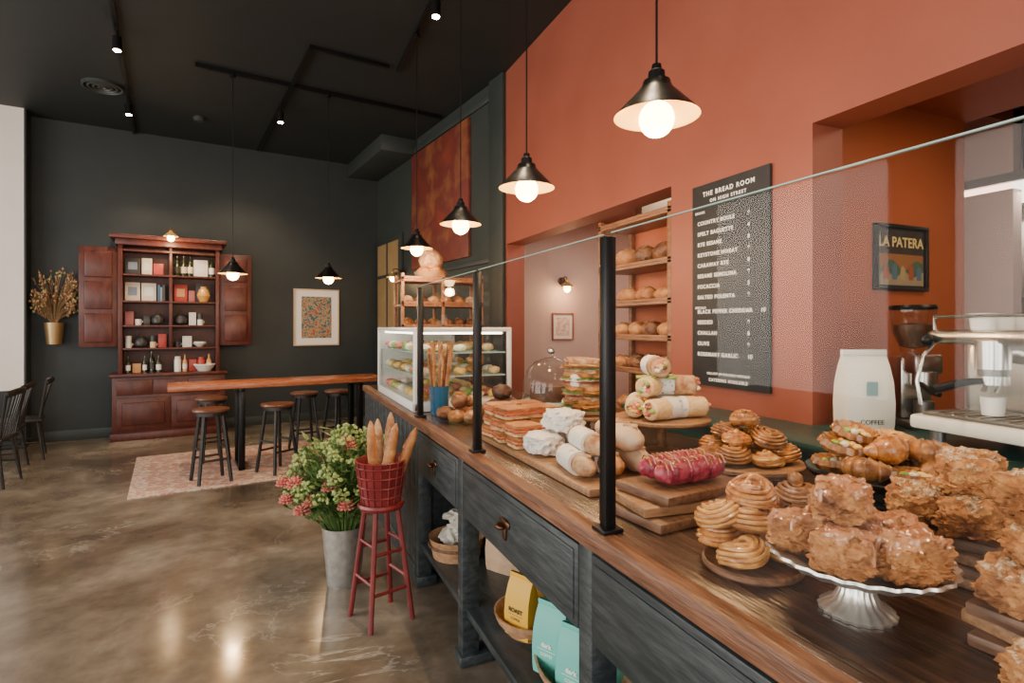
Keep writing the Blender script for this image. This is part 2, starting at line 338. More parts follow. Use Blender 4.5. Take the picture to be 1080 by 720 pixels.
b.box(c0-.03,c1+.03,9.02,9.39,2.6,2.68,mHutch,.01); b.box(c0-.09,c1+.09,8.97,9.395,2.68,2.74,mHutch,.015)
for x0,x1,sg in ((-.98,-.565,-1),(.645,1.06,1)):
    b.box(x0,x1,9.1,9.13,1.24,2.56,mHutch,.005)
    for z0,z1 in ((1.3,1.68),(1.74,2.1),(2.16,2.5)): b.box(x0+.06,x1-.06,9.085,9.102,z0,z1,mHutch,.012)
b.done()
cols=[(.45,.05,.04),(.75,.65,.5),(.04,.09,.18),(.6,.3,.1),(.04,.04,.04),(.8,.78,.72),(.08,.16,.13),(.4,.12,.12),(.75,.55,.3),(.2,.25,.35)]
gm=[M('goods_%d'%i,c,rough=.4) for i,c in enumerate(cols)]
bk=B('book_collection',RF); jar=B('jar_and_bottle_collection',RF)
def bottle(b,x,y,z,h,r,m,mc=None):
    b.lathe([(.0001,0),(r,0),(r,h*.6),(r*.35,h*.75),(r*.35,h*.97),(.0001,h)],m,(x,y,z),14)
    b.lathe([(r*1.02,h*.15),(r*1.02,h*.45)],mc or gm[5],(x,y,z),14)
def jarf(b,x,y,z,h,r,m):
    b.lathe([(.0001,0),(r,0),(r,h*.8),(r*.85,h*.85),(r*.85,h),(.0001,h)],m,(x,y,z),14)
mGrnB=M('dark_bottle_glass',(.015,.03,.012),rough=.1,coat=.5)
for bi,(s0,s1) in enumerate(((c0+.07,0.0),(.08,c1-.07))):
    for li,z in enumerate((.88,1.22,1.53,1.86,2.22)):
        x=s0
        kinds=[['jxjw','jjx'],['mkmx','mxp'],['xmxkj','kxm'],['FFb','Fx'],['FfxF','wwwF']][li][bi]; ki=0
        while x<s1-.05:
            k=kinds[ki%len(kinds)]; ki+=1
            if k in 'fF':
                w=min(random.uniform(.15,.19) if k=='F' else .12,s1-x); hh=random.uniform(.22,.28); c=random.choice([gm[2],gm[5],gm[1],gm[0],gm[4]])
                bk.box(x,x+w,9.2,9.225,z,z+hh,c,.002); bk.box(x+w*.2,x+w*.8,9.196,9.2,z+hh*.3,z+hh*.75,random.choice([gm[3],gm[5],gm[2],gm[9]])); x+=w+.015
            elif k=='b':
                for q in range(3):
                    w=random.uniform(.018,.035)
                    if x+w>s1: break
                    bk.box(x,x+w,9.14,9.3,z,z+random.uniform(.17,.25),random.choice([gm[2],gm[2],gm[4],gm[9],gm[5],gm[0]])); x+=w+.002
            elif k=='w': bottle(jar,x+.038,9.2,z,.3,.037,mGrnB,random.choice([gm[5],gm[1],gm[4]])); x+=.08
            elif k=='p':
                if x+.18>s1: x+=.1; continue
                jar.lathe([(.0001,0),(.03,0),(.09,.05),(.088,.055),(.03,.01),(.0001,.008)],gm[5],(x+.09,9.2,z),20); jar.lathe([(.0001,0),(.03,0),(.08,.05),(.078,.055),(.03,.01)],gm[5],(x+.09,9.2,z+.02),20); x+=.2
            elif k=='k':
                if x+.16>s1: x+=.05; continue
                jar.lathe([(.02,0),(.07,.03),(.08,.08),(.05,.14),(.03,.15),(.0001,.15)],gm[4],(x+.08,9.2,z),18); jar.tube([(x+.03,9.2,z+.13),(x+.08,9.2,z+.22),(x+.13,9.2,z+.13)],.006,gm[4],6); x+=.18
            elif k=='m':
                if x+.08>s1: break
                jar.lathe([(.0001,0),(.035,0),(.038,.08),(.034,.08),(.03,.01),(.0001,.008)],random.choice([gm[5],gm[4],gm[8]]),(x+.04,9.18,z),16); jar.tube([(x+.07,9.18,z+.06),(x+.095,9.18,z+.05),(x+.07,9.18,z+.02)],.005,gm[5],6)
                if random.random()<.5: jar.lathe([(.0001,0),(.035,0),(.038,.08),(.034,.08),(.03,.01),(.0001,.008)],random.choice([gm[5],gm[4]]),(x+.04,9.18,z+.083),16)
                x+=.1
            elif k=='x':
                w=random.uniform(.07,.12)
                if x+w>s1: break
                bk.box(x,x+w,9.18,9.26,z,z+random.uniform(.12,.22),random.choice([gm[0],gm[4],gm[7],gm[5],gm[3]]),.002); x+=w+.012
            else:
                r=random.uniform(.03,.046)
                if x+2*r>s1: break
                if random.random()<.4: bottle(jar,x+r,9.15,z,.24,r*.8,random.choice([mGrnB,gm[3]]))
                else: jarf(jar,x+r,9.16,z,random.uniform(.14,.22),r,random.choice(gm))
                x+=2*r+.01
bk.done()
jar.lathe([(.0001,0),(.05,0),(.085,.09),(.06,.17),(.035,.2),(.045,.22),(.04,.22),(.03,.2)],M('amber_vase',(.7,.36,.08),rough=.25,coat=.4),(.44,9.14,1.86),22)
jar.lathe([(.0001,0),(.08,0),(.14,.09),(.135,.1),(.07,.02)],gm[5],(.45,9.1,.88),24)
jar.done()
# wall vase with dried flowers
b=B('dried_flower_vase',RF)
b.lathe([(.0001,0),(.08,0),(.11,.28),(.1,.28),(.07,.02)],M('brass_vase',(.45,.3,.14),rough=.35,metal=.7),(-1.25,9.28,1.28),20)
for i in range(200):
    a=random.uniform(-1.15,1.15); L=random.uniform(.3,.75); dy=random.uniform(-.35,.08)
    x=-1.25+math.sin(a)*L
    if x<-1.47: x=-1.47+random.random()*.15
    if x>-.99 : x=-.99-random.random()*.1
    p0=(-1.25,9.27,1.5); p2=(x,min(9.36,9.27+dy*L),1.55+math.cos(a)*L*.95); p1=(p0[0]+(p2[0]-p0[0])*.35,p0[1]+(p2[1]-p0[1])*.3,p0[2]+(p2[2]-p0[2])*.6)
    b.tube([p0,p1,p2],.0022,mDry,4)
    if i%2: 
        b.blob(p2,(.014,.014,.018),random.choice([mDryF,mDry,mGreenF,mDryF]),sub=1,amp=.4)
    else:
        for q in range(4):
            t=.6+.1*q; b.blob([p1[j]+(p2[j]-p1[j])*t+random.uniform(-.02,.02) for j in range(3)],(.009,.006,.018),random.choice([mDryF,mDry]),sub=1)
b.done()
# pictures
def picture(name,T,w,h,fm,mm,am,fw=.03,mat=.05):
    b=B(name,T)
    b.box(-w/2,w/2,-h/2,-h/2+fw,0,.03,fm,.002); b.box(-w/2,w/2,h/2-fw,h/2,0,.03,fm,.002); b.box(-w/2,-w/2+fw,-h/2+fw,h/2-fw,0,.03,fm,.002); b.box(w/2-fw,w/2,-h/2+fw,h/2-fw,0,.03,fm,.002)
    b.box(-w/2+fw,w/2-fw,-h/2+fw,h/2-fw,.0,.012,mm); k=fw+mat; b.box(-w/2+k,w/2-k,-h/2+k,h/2-k,.012,.014,am); return b
mArt=M('abstract_art',(.34,.07,.05),(.05,.10,.13),scale=20,rough=.6,c3=(.42,.34,.16),lo=.43,hi=.57,detail=12)
picture('framed_artwork',RF@frame((2.06,9.397,1.66),(1,0,0),(0,0,1)),.71,.91,M('light_wood_frame',(.6,.42,.25),rough=.4),mWhite,mArt,.02,.1).done()
mPaint=M('rust_field_painting',(.24,.045,.02),(.34,.13,.04),scale=1.8,rough=.5,c3=(.13,.025,.02),lo=.25,hi=.75,detail=8)
b=B('large_painting',RF@frame((U-.001,6.82,3.165),(0,-1,0),(0,0,1))); b.box(-.9,.9,-.825,.825,0,.04,mPaint,.003); b.done()
picture('framed_print',frame((3.36,6.249,1.51),(1,0,0),(0,0,1)),.30,.34,M('red_wood_frame',(.35,.08,.04),rough=.4),mWhite,M('sketch',(.6,.3,.25),(.85,.75,.65),scale=25,rough=.6),.015,.04).done()
b=picture('framed_poster',frame((3.172,2.0,1.88),(1,0,0),(0,0,1)),.44,.36,mBlackW,mInk,M('poster_art',(.05,.03,.025),(.05,.05,.045),scale=10,rough=.5),.018,.012)
T=frame((3.172,2.0,1.88),(1,0,0),(0,0,1))
b.M=Matrix(); text(b,'LA PATERA',.076,M('poster_letters',(.75,.55,.22),rough=.5),T@TR(0,.06,.016),'CENTER',bold=.0014)
P=lambda n,c: M(n,c,rough=.6)
def poly(pts,m,z): b.add([(x,y,z) for x,y in pts],[list(range(len(pts)))],m,False,T)
poly([(-.19,-.15),(.19,-.15),(.19,.02),(-.19,.02)],P('poster_sky',(.30,.12,.045)),.0145)
poly([(-.19,-.15),(.19,-.15),(.19,-.03)]+[(.19-.38*i/12,-.04+.03*math.sin(i*.9)) for i in range(1,13)],P('poster_hill',(.08,.12,.08)),.0155)
poly([(-.19,-.15),(.19,-.15)]+[(.19-.38*i/12,-.09+.018*math.sin(i*1.3+1)) for i in range(0,13)],P('poster_road',(.32,.23,.14)),.0165)
for i in range(5): poly([(-.15+i*.07,-.12),(-.11+i*.07,-.12),(-.11+i*.07,-.06+.012*(i%2)),(-.13+i*.07,-.04+.012*(i%2)),(-.15+i*.07,-.06+.012*(i%2))],P('poster_house%d'%(i%3),[(.35,.08,.04),(.09,.15,.2),(.38,.28,.12)][i%3]),.0172)
b.done()
# menu board
b=B('menu_board'); b.box(X0-.02,X0-.001,2.05,2.606,1.17,2.315,mMenu,.003)
TB=lambda y,z: frame((X0-.0205,y,z),(0,-1,0),(0,0,1))
text(b,'THE BREAD ROOM',.036,mChalk,TB(2.33,2.245),'CENTER',1.3,.0009); text(b,'ON HIGH STREET',.026,mChalk,TB(2.33,2.205),'CENTER',1.35,.0007)
text(b,'BREADS',.019,mChalk,TB(2.58,2.15),'LEFT',1.2,.0004)
rows=[('COUNTRY BOULE','9'),('SPELT BAGUETTE','4'),('RYE SESAME','8'),('KEYSTONE WHEAT','9'),('CARAWAY RYE','8'),('SESAME SEMOLINA','9'),('FOCACCIA','5'),('SALTED POLENTA','9'),None,('BLACK PEPPER CHEDDAR','10'),('SEEDED','9'),('CHALLAH','8'),('OLIVE','9'),('ROSEMARY GARLIC','10')]
z=2.085
for r in rows:
    if r is None: z-=.022; text(b,'SPECIALS',.018,mChalk,TB(2.58,z+.026),'LEFT',1.2,.0004); continue
    text(b,r[0],.030,mChalk,TB(2.56,z),'LEFT',1.2,.0009); text(b,r[1],.030,mChalk,TB(2.19 if len(r[0])<16 else 2.105,z),'LEFT',1.1,.0009); z-=.0605
text(b,'FOLLOW US FOR DAILY SPECIALS',.018,mChalk,TB(2.33,1.235),'CENTER',1.15,.0005); text(b,'CATERING AVAILABLE',.024,mChalk,TB(2.33,1.198),'CENTER',1.2,.0007)
b.done()
# ------------------------------------------------------------ table, stools, rug, chairs
b=B('communal_table',RF)
b.box(0,2.2,6.37,6.9,.87,.92,mTable,.006)
for x in (.66,1.9):
    b.box(x-.03,x+.03,6.42,6.85,.83,.87,mBlack,.003); b.box(x-.03,x+.03,6.42,6.48,.014,.83,mBlack,.003); b.box(x-.03,x+.03,6.79,6.85,.014,.83,mBlack,.003); b.box(x-.03,x+.03,6.42,6.85,.014,.05,mBlack,.003)
b.done()
mSeat=M('brown_seat_wood',(.10,.035,.02),(.18,.07,.035),scale=14,rough=.35)
def stool(x,y,rot=0,h=.70):
    b=B('bar_stool',RF@TR(x,y,.0145,rot))
    b.lathe([(.0001,h-.03),(.15,h-.03),(.165,h-.015),(.16,h),(.12,h+.004),(.0001,h-.004)],mSeat,seg=26)
    b.lathe([(.13,h-.06),(.145,h-.06),(.145,h-.03),(.0001,h-.03)],mBlackW,seg=24)
    for i in range(4):
        a=pi/4+i*pi/2; c_,s_=math.cos(a),math.sin(a)
        b.tube([(.11*c_,.11*s_,h-.03),(.2*c_,.2*s_,0.003)],.017,mBlackW,8)
    for i in range(4):
        a=pi/4+i*pi/2; a2=a+pi/2; zz=.22+.1*(i%2); r=.11+.09*(1-zz/h)
        b.tube([(r*math.cos(a),r*math.sin(a),zz),(r*math.cos(a2),r*math.sin(a2),zz)],.011,mBlackW,8)
    b.done()
for x,y,r in ((.36,6.14,.2),(.97,6.2,.5),(1.42,7.12,.1),(1.82,7.12,.4),(.42,7.12,.3)): stool(x,y,r)
mRug=M('faded_rug',(.55,.34,.25),(.68,.56,.45),scale=12,rough=.95,c3=(.48,.24,.18),lo=.32,hi=.62,bump=.3,bscale=120)
mRug2=M('rug_border',(.40,.18,.13),(.62,.5,.4),scale=28,rough=.95,lo=.38,hi=.58)
b=B('area_rug',RF); b.box(-.3,2.4,5.89,7.72,.0,.010,mRug2,.002); b.box(-.16,2.26,6.03,7.58,.010,.012,mRug)
for i in range(9):
    for j in range(5):
        x=.0+i*.27; y=6.18+j*.31; b.box(-.05,.05,-.05,.05,.012,.0125,mRug2,T=TR(x,y,0,rz=pi/4))
b.done()
def chair(x,y,rot):
    b=B('windsor_chair',RF@TR(x,y,0,rot))
    b.box(-.2,.2,-.2,.2,.43,.465,mBlackW,.012)
    for sx in (-1,1):
        for sy in (-1,1): b.tube([(.15*sx,.15*sy,.44),(.2*sx,.21*sy,0)],[.016,.012],mBlackW,8)
        b.tube([(.17*sx,.0-.18,.2),(.17*sx,.18,.2)],.009,mBlackW,6)
    b.tube([(-.17,0,.2),(.17,0,.2)],.009,mBlackW,6)
    top=[(-.2+.4*i/8,.2+.05*math.sin(pi*i/8)+.03,.87+.025*math.sin(pi*i/8)) for i in range(9)]
    for i in range(9):
        p=top[i]; b.tube([(-.17+.34*i/8,.17,.46),p],.012 if i in(0,8) else .007,mBlackW,6)
    b.tube(top,.02,mBlackW,8,flat=1.6); b.done()
for x,y,r in ((-1.42,8.35,-pi/2+.1),(-1.5,7.75,-pi/2),(-1.47,7.1,-pi/2-.15),(-1.62,6.5,-pi/2)): chair(x,y,r)
for y in (8.05,6.8):
    b=B('cafe_table',RF@TR(-2.35,y,0)); b.box(-.4,.4,-.35,.35,.72,.755,mTable,.006); b.cyl(0,0,.03,.72,.035,mBlack); b.lathe([(.0001,0),(.25,0),(.24,.02),(.04,.04),(.0001,.04)],mBlack); b.done()
# red stool + basket + baguettes
b=B('red_stool',TR(.515,2.93,0,.3)); h=.60
b.lathe([(.0001,h-.03),(.11,h-.03),(.12,h-.012),(.115,h),(.0001,h)],mRedStool,seg=26)
for i in range(4):
    a=pi/4+i*pi/2; b.tube([(.085*math.cos(a),.085*math.sin(a),h-.02),(.165*math.cos(a),.165*math.sin(a),0)],.0135,mRedStool,8)
    a2=a+pi/2
    for zz in (.17+.05*(i%2),.36+.04*(i%2)):
        r=.085+.08*(1-zz/h); b.tube([(r*math.cos(a),r*math.sin(a),zz),(r*math.cos(a2),r*math.sin(a2),zz)],.009,mRedStool,6)
b.done()
b=B('red_basket',TR(.515,2.93,.601))
b.lathe([(.0001,0),(.095,0),(.128,.21),(.132,.215),(.128,.22),(.12,.21),(.09,.01),(.0001,.01)],mRedStool,seg=30)
for z in (.03,.08,.13,.18): b.lathe([(.097+z*.155,z),(.103+z*.155,z+.006),(.099+z*.155,z+.012)],mRedStool,seg=30)
for i in range(18):
    a=2*pi*i/18; b.tube([(.097*math.cos(a),.097*math.sin(a),.0),(.131*math.cos(a),.131*math.sin(a),.215)],.004,mRedStool,5)
b.done()
def baguette(b,p0,p1,r,m=mBread,n=14,T=None):
    p0=Vector(p0);p1=Vector(p1); pts=[];rs=[]
    for i in range(n+1):
        t=i/n; pts.append(p0.lerp(p1,t)); rs.append(r*(max(.02,1-abs(2*t-1)**3.5))**.5*(1+.06*math.sin(i*2.4)))
    b.tube(pts,rs,m,12,T=T)
    d=(p1-p0); side=d.cross(Vector((0,0,1))).normalized(); up=side.cross(d).normalized()
    for i in range(4):
        q=p0+d*(.2+.18*i)+up*r*.93; b.tube([q-d*.05+side*r*.4,q+d*.05-side*r*.4],[r*.14,r*.14],mBreadF,5,T=T)
b=B('baguette_bunch',TR(.515,2.93,.62))
for i,(dx,dy,lx,ly,L) in enumerate([(-.03,.02,-.04,-.02,.40),(.03,.03,.05,.02,.43),(.0,-.03,.1,-.03,.37),(-.02,-.04,.16,.03,.38),(.045,-.01,.2,-.06,.36),(.0,.05,.0,.06,.39)]):
    baguette(b,(dx,dy,0),(dx+lx*.6,dy+ly,L),.026,mBreadF if i%2 else mBread)
b.done()
# flower bucket
b=B('flower_bucket',TR(.385,3.42,0))
b.lathe([(.0001,0),(.095,0),(.125,.34),(.13,.345),(.12,.34),(.09,.01),(.0001,.01)],mZinc,seg=28)
def mum(x,y,z,r,m):
    for ring,(nn,el) in enumerate(((11,-.1),(11,.35),(8,.8),(5,1.2))):
        for q in range(nn):
            a=2*pi*q/nn+ring*.4+x*30; d=Vector((math.cos(a)*math.cos(el),math.sin(a)*math.cos(el),math.sin(el))); c=Vector((x,y,z))+d*r*.62
            b.blob(c,(r*.42,r*.18,r*.14),m,sub=1,rz=a,ry=-el)
    b.blob((x,y,z),(r*.5,r*.5,r*.4),m,sub=1)
for i in range(190):
    a=random.uniform(0,2*pi); R=.33*math.sqrt(random.random()); zt=.88-.9*R*R*3+random.uniform(-.10,.06)
    zt=max(.40,zt); x,y=R*math.cos(a),R*math.sin(a)
    if x>.24: x=.24-random.random()*.06
    b.tube([(x*.15,y*.15,.25),(x*.5,y*.5,.25+(zt-.25)*.6),(x,y,zt)],.003,mLeaf,4)
    k=random.random()
    if k<.08 and (x<.08 or zt<.65): mum(x,y,zt,.045,mPinkF)
    elif k<.30:
        for q in range(14): b.blob((x+random.uniform(-.035,.035),y+random.uniform(-.035,.035),zt+random.uniform(-.02,.035)),(.012,.012,.012),mGreenF,sub=1,amp=.5)
    for q in range(5):
        ang=random.uniform(0,2*pi); L=random.uniform(.06,.12); w=.018; d=Vector((math.cos(ang),math.sin(ang),random.uniform(-.3,.9))).normalized(); sd=d.cross(Vector((0,0,1))).normalized(); t=random.uniform(.55,1)
        o=Vector((x*t,y*t,.25+(zt-.25)*t))
        if (o+d*L).x>.33: continue
        b.add([o,o+d*L*.5+sd*w,o+d*L,o+d*L*.5-sd*w],[(0,1,2,3)],mLeaf)
for x,y,z,r in ((-.27,-.08,.62,.055),(-.19,-.17,.54,.055),(-.30,.02,.52,.05),(-.10,-.22,.62,.05),(-.24,-.12,.48,.05),(-.02,-.26,.52,.05),(-.33,-.02,.62,.045)):
    mum(x,y,z,r,mPinkF); b.tube([(x*.15,y*.15,.25),(x*.6,y*.6,.25+(z-.25)*.6),(x,y,z)],.003,mLeaf,4)
b.done()
# ------------------------------------------------------------ counter
SH=.25
b=B('bakery_counter')
ZT=.97; CX0=.755; CX1=1.86; Ya=-.6; Yb=5.25
b.box(CX0+.05,CX1,Ya,Yb,ZT-.04,ZT,mTop,.003); b.box(CX0,CX0+.052,Ya,Yb,ZT-.05,ZT+.001,mEdge,.006)
b.box(CX0+.035,CX1-.02,Ya+.02,Yb-.02,.66,ZT-.05,mSlate)
fx=CX0+.035
segs=[(-.55,.27),(.30,1.27),(1.34,2.36),(2.43,3.18)]
for y0,y1 in segs:
    b.box(fx-.022,fx,y0,y1,.67,.905,mSlate,.006)
    b.box(fx-.026,fx-.02,y0+.02,y1-.02,.69,.885,mSlate,.002)
    ym=(y0+y1)/2
    b.blob((fx-.03,ym,.80),(.006,.045,.016),mBronze,sub=2,p=3); b.blob((fx-.045,ym,.792),(.02,.028,.012),mBronze,sub=2)
    b.box(fx-.034,fx-.026,ym-.014,ym+.014,.74,.80,mBronze,.004)
for y in (.27,1.27,2.36,3.18):
    b.box(fx-.02,fx+.06,y,y+.07,0,ZT-.05,mSlate,.005); b.box(1.6,1.68,y,y+.07,0,.67,mSlate,.005)
b.box(fx-.0,1.68,Ya,3.2,SH-.035,SH,mSlate,.004)
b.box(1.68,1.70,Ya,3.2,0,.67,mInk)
b.box(fx-.03,fx+.09,3.17,3.27,0,.06,mSlate,.01); b.box(fx-.035,fx+.3,2.34,2.45,0,.05,mSlate,.01)
b.box(fx-.005,CX1-.05,3.25,Yb-.04,0,ZT-.05,mSlate)
y=3.26
while y<Yb-.1: b.box(fx-.02,fx,y,y+.125,.1,ZT-.05,mSlate,.006); y+=.131
b.box(fx-.03,fx,3.26,Yb-.04,0,.1,mSlate,.006)
b.done()
# sneeze guard
b=B('glass_sneeze_guard'); gx=.80
for y in (.1,1.24,2.25,3.25):
    b.box(gx-.016,gx+.016,y-.016,y+.016,ZT+.001,1.735,mBlack,.003); b.box(gx-.03,gx+.03,y-.03,y+.03,ZT+.001,ZT+.012,mBlack,.002)
for y0,y1 in ((-.6,.08),(.12,1.22),(1.26,2.23),(2.27,3.23)):
    b.box(gx-.004,gx+.004,y0,y1,ZT+.03,1.742,mGlass); b.box(gx-.003,gx+.003,y0,y1,1.742,1.7445,mGlassE)
b.done()
b=B('back_ledge'); b.box(1.93,X0-.002,-.6,2.80,0,1.02,mTeal,.004); b.box(1.90,X0-.002,-.6,2.80,1.02,1.05,mTeal,.006); b.done()
b=B('pass_through_counter'); b.box(X0+.001,3.1,-.59,1.82,1.012,1.05,mTeal,.004); b.box(2.55,3.05,-.5,1.75,0,1.01,mTeal); b.done()
# display case
b=B('refrigerated_display_case'); x0,x1,y0,y1,z0,z1=.80,1.46,3.42,4.72,ZT+.001,1.50
b.box(x0,x1,y0,y1,z0,z0+.06,mCream,.008)
b.box(x0,x1,y0,y1,z1-.03,z1,mCream,.012)
for x in (x0,x1-.03):
    for y in (y0,y1-.03): b.box(x,x+.03,y,y+.03,z0,z1,mCream,.008)
b.box(x0+.02,x1-.02,y1-.02,y1-.01,z0,z1,mCream)
b.box(x0+.005,x0+.01,y0+.03,y1-.03,z0+.06,z1-.03,mGlass); b.box(x0+.03,x1-.03,y0+.005,y0+.01,z0+.06,z1-.03,mGlass)
for z in (1.18,1.33): b.box(x0+.03,x1-.03,y0+.04,y1-.04,z,z+.008,mGlassE)
b.box(x0+.05,x0+.07,y0+.06,y1-.06,z1-.045,z1-.031,mCaseL); b.box(x0+.05,x1-.05,y0+.05,y0+.065,z1-.045,z1-.031,mCaseL)
for z in (1.032,1.189,1.339):
    for i in range(5):
        for j in range(10):
            if random.random()<.85: b.blob((x0+.09+i*.12,y0+.1+j*.12,z+.025),(.045,.045,.028),random.choice([mPastry,mBreadL,mLett,mHam,mMayo,mCheese]),amp=.2,sub=2)
b.done()
# ------------------------------------------------------------ bread rack in the niche
b=B('bread_rack'); rx0,rx1,ry0,ry1=2.30,2.62,2.84,3.70
for x in (rx0,rx1-.04):
    for y in (ry0,ry1-.04): b.box(x,x+.04,y,y+.04,0,2.3,mShelfW,.003)
for z in (.5,.9,1.2,1.43,1.67,1.93,2.25):
    b.box(rx0,rx1,ry0,ry1,z-.02,z,mShelfW,.003); b.box(rx0,rx0+.015,ry0,ry1,z,z+.02,mShelfW,.003)
b.box(rx1,rx1+.02,ry0,ry1,0,2.3,mOrange); b.done()
b=B('bread_loaf_collection')
def boule(b,x,y,z,r,m,long=1):
    rz=random.uniform(-.3,.3)
    b.blob((x,y,z+r*.66),(r*.9,r*long,r*.7),m,amp=.12,rz=rz,fine=.03)
    for q in (-1,0,1): 
        yy=y+q*r*.35*long
        b.tube([(x-r*.55,yy,z+r*1.16),(x-r*.1,yy+.006,z+r*1.36),(x+r*.5,yy+.01,z+r*1.2)],[.002,.006,.002],mBreadF,5)
for z,rad,lg in ((.9,.08,1),(1.2,.08,1.1),(1.43,.085,1.0),(1.67,.082,1.3),(1.93,.11,1.0)):
    y=ry0+.05+rad*lg
    while y<ry1-.04-rad*lg:
        for x in (2.39,2.53):
            r=rad*random.uniform(.88,1.0); boule(b,x,y,z,r,random.choice([mBreadF,mBread,mBreadD,mBreadD,mBread]),lg)
        y+=rad*lg*1.95
b.done()
# rear shelving rack
b=B('wooden_bread_shelf'); x0,x1,y0,y1=1.12,1.95,4.85,5.2
b.M=TR(0,.45,0)
for x in (x0,(x0+x1)/2-.015,x1-.03):
    for y in (y0,y1-.03): b.box(x,x+.03,y,y+.03,0,2.02,mShelfW,.003)
for z in (.6,1.1,1.5,1.72,1.96): b.box(x0,x1,y0,y1,z-.02,z,mShelfW,.003); b.box(x0,x1,y0,y0+.012,z,z+.03,mShelfW,.002)
b.done()
b=B('bread_loaf_collection',TR(0,.45,0))
for z in (1.1,1.5,1.72):
    for i in range(6):
        x=1.22+i*.13
        if abs(x-1.535)<.03: continue
        boule(b,x,5.02,z,.068,random.choice([mBread,mBreadD,mBreadF]))
b.done()
b=B('bread_basket',TR(1.45,5.45,1.962)); b.lathe([(.0001,0),(.12,0),(.17,.08),(.16,.085),(.11,.01),(.0001,.01)],mWick,seg=24)
for a in range(5): b.blob((.08*math.cos(a*1.26),.08*math.sin(a*1.26),.09),(.07,.06,.05),mBread,amp=.15)
b.blob((0,0,.2),(.12,.12,.12),mBreadF,amp=.08,fine=.04); b.done()
# ------------------------------------------------------------ goods under counter
S1=SH+.001
bp=[(.0001,0),(.1,0),(.14,.05),(.15,.08),(.142,.08),(.13,.05),(.09,.015),(.0001,.012)]
b=B('wooden_bowl',TR(.98,2.10,S1)); b.lathe(bp,mBowlW,T=Matrix.Diagonal((1,1.1,1,1))); b.done()
b=B('wooden_bowl',TR(.98,1.68,S1)); b.lathe(bp,mBowlW,T=Matrix.Diagonal((1,1.5,1,1))); b.done()
def bag(name,x,y,z,w,d,h,m,rz,lab=None,tilt=0):
    b=B(name,TR(x,y,z,rz,0,tilt))
    vs=[];n=8
    prof=[(1,1,0),(1.04,1.05,.1),(1.05,1.1,.35),(1.03,.95,.6),(1.0,.55,.8),(.98,.12,.93),(.97,.1,1.0)]
    for (a,c,t) in prof:
        for (sx,sy) in ((-1,-1),(-.33,-1.08),(.33,-1.08),(1,-1),(1.03,0),(1,1),(.33,1.05),(-.33,1.05),(-1,1),(-1.03,0)):
            vs.append((sx*w/2*a,sy*d/2*c,t*h))
    fs=[];k=10
    for i in range(len(prof)-1):
        for j in range(k): l=(j+1)%k; fs.append((i*k+j,i*k+l,(i+1)*k+l,(i+1)*k+j))
    fs.append(list(range(k))[::-1]); fs.append([(len(prof)-1)*k+j for j in range(k)])
    b.add(vs,fs,m,True)
    b.box(-w*.49,w*.49,-d*.12,d*.12,h*.93,h*1.0,m,.002)
    if lab: lab(b,w,d,h)
    b.done()
def lab1(t,mm):
    def f(b,w,d,h):
        T=frame((0,-d*.60,h*.42),(1,0,0),(0,0,1)); text(b,t,w*.19,mm,T@TR(0,0,0),'CENTER',bold=.0006); text(b,'COFFEE',w*.12,mm,T@TR(0,-w*.25,0),'CENTER')
        b.box(-w*.3,w*.3,-.001,.0,-.002,.0,mm,T=T@TR(0,-w*.08,0))
    return f
S2=SH+.018
bag('yellow_coffee_bag',.92,2.05,S2,.12,.07,.24,mYel,-1.15,lab1('ROAST',mInk))
bag('yellow_coffee_bag',1.03,2.13,S2,.12,.07,.23,mYel,-1.2)
bag('mint_coffee_bag',.92,1.78,S2,.125,.07,.25,mMint,-1.1,lab1('dark',mChalk))
bag('mint_coffee_bag',.93,1.62,S2,.125,.07,.24,mMint,-1.1,lab1('dark',mChalk))
bag('mint_coffee_bag',1.05,1.66,S2,.125,.07,.24,mMint,-1.2)
b=B('wicker_basket',TR(.93,2.95,S1)); b.lathe([(.0001,0),(.13,0),(.15,.1),(.155,.11),(.145,.1),(.12,.01),(.0001,.01)],mBowlW,seg=28)
b.lathe([(.152,.06),(.158,.065),(.152,.075)],mBoardD,seg=28)
for i in range(6): b.blob((random.uniform(-.05,.05),random.uniform(-.05,.05),.08+.025*i),(.06,.06,.03),mKraft,amp=.6,nf=2,rx=random.uniform(-.6,.6),sub=3)
b.done()
bag('paper_bread_bag',1.12,2.66,S1,.2,.12,.30,mPaperK,-1.0)
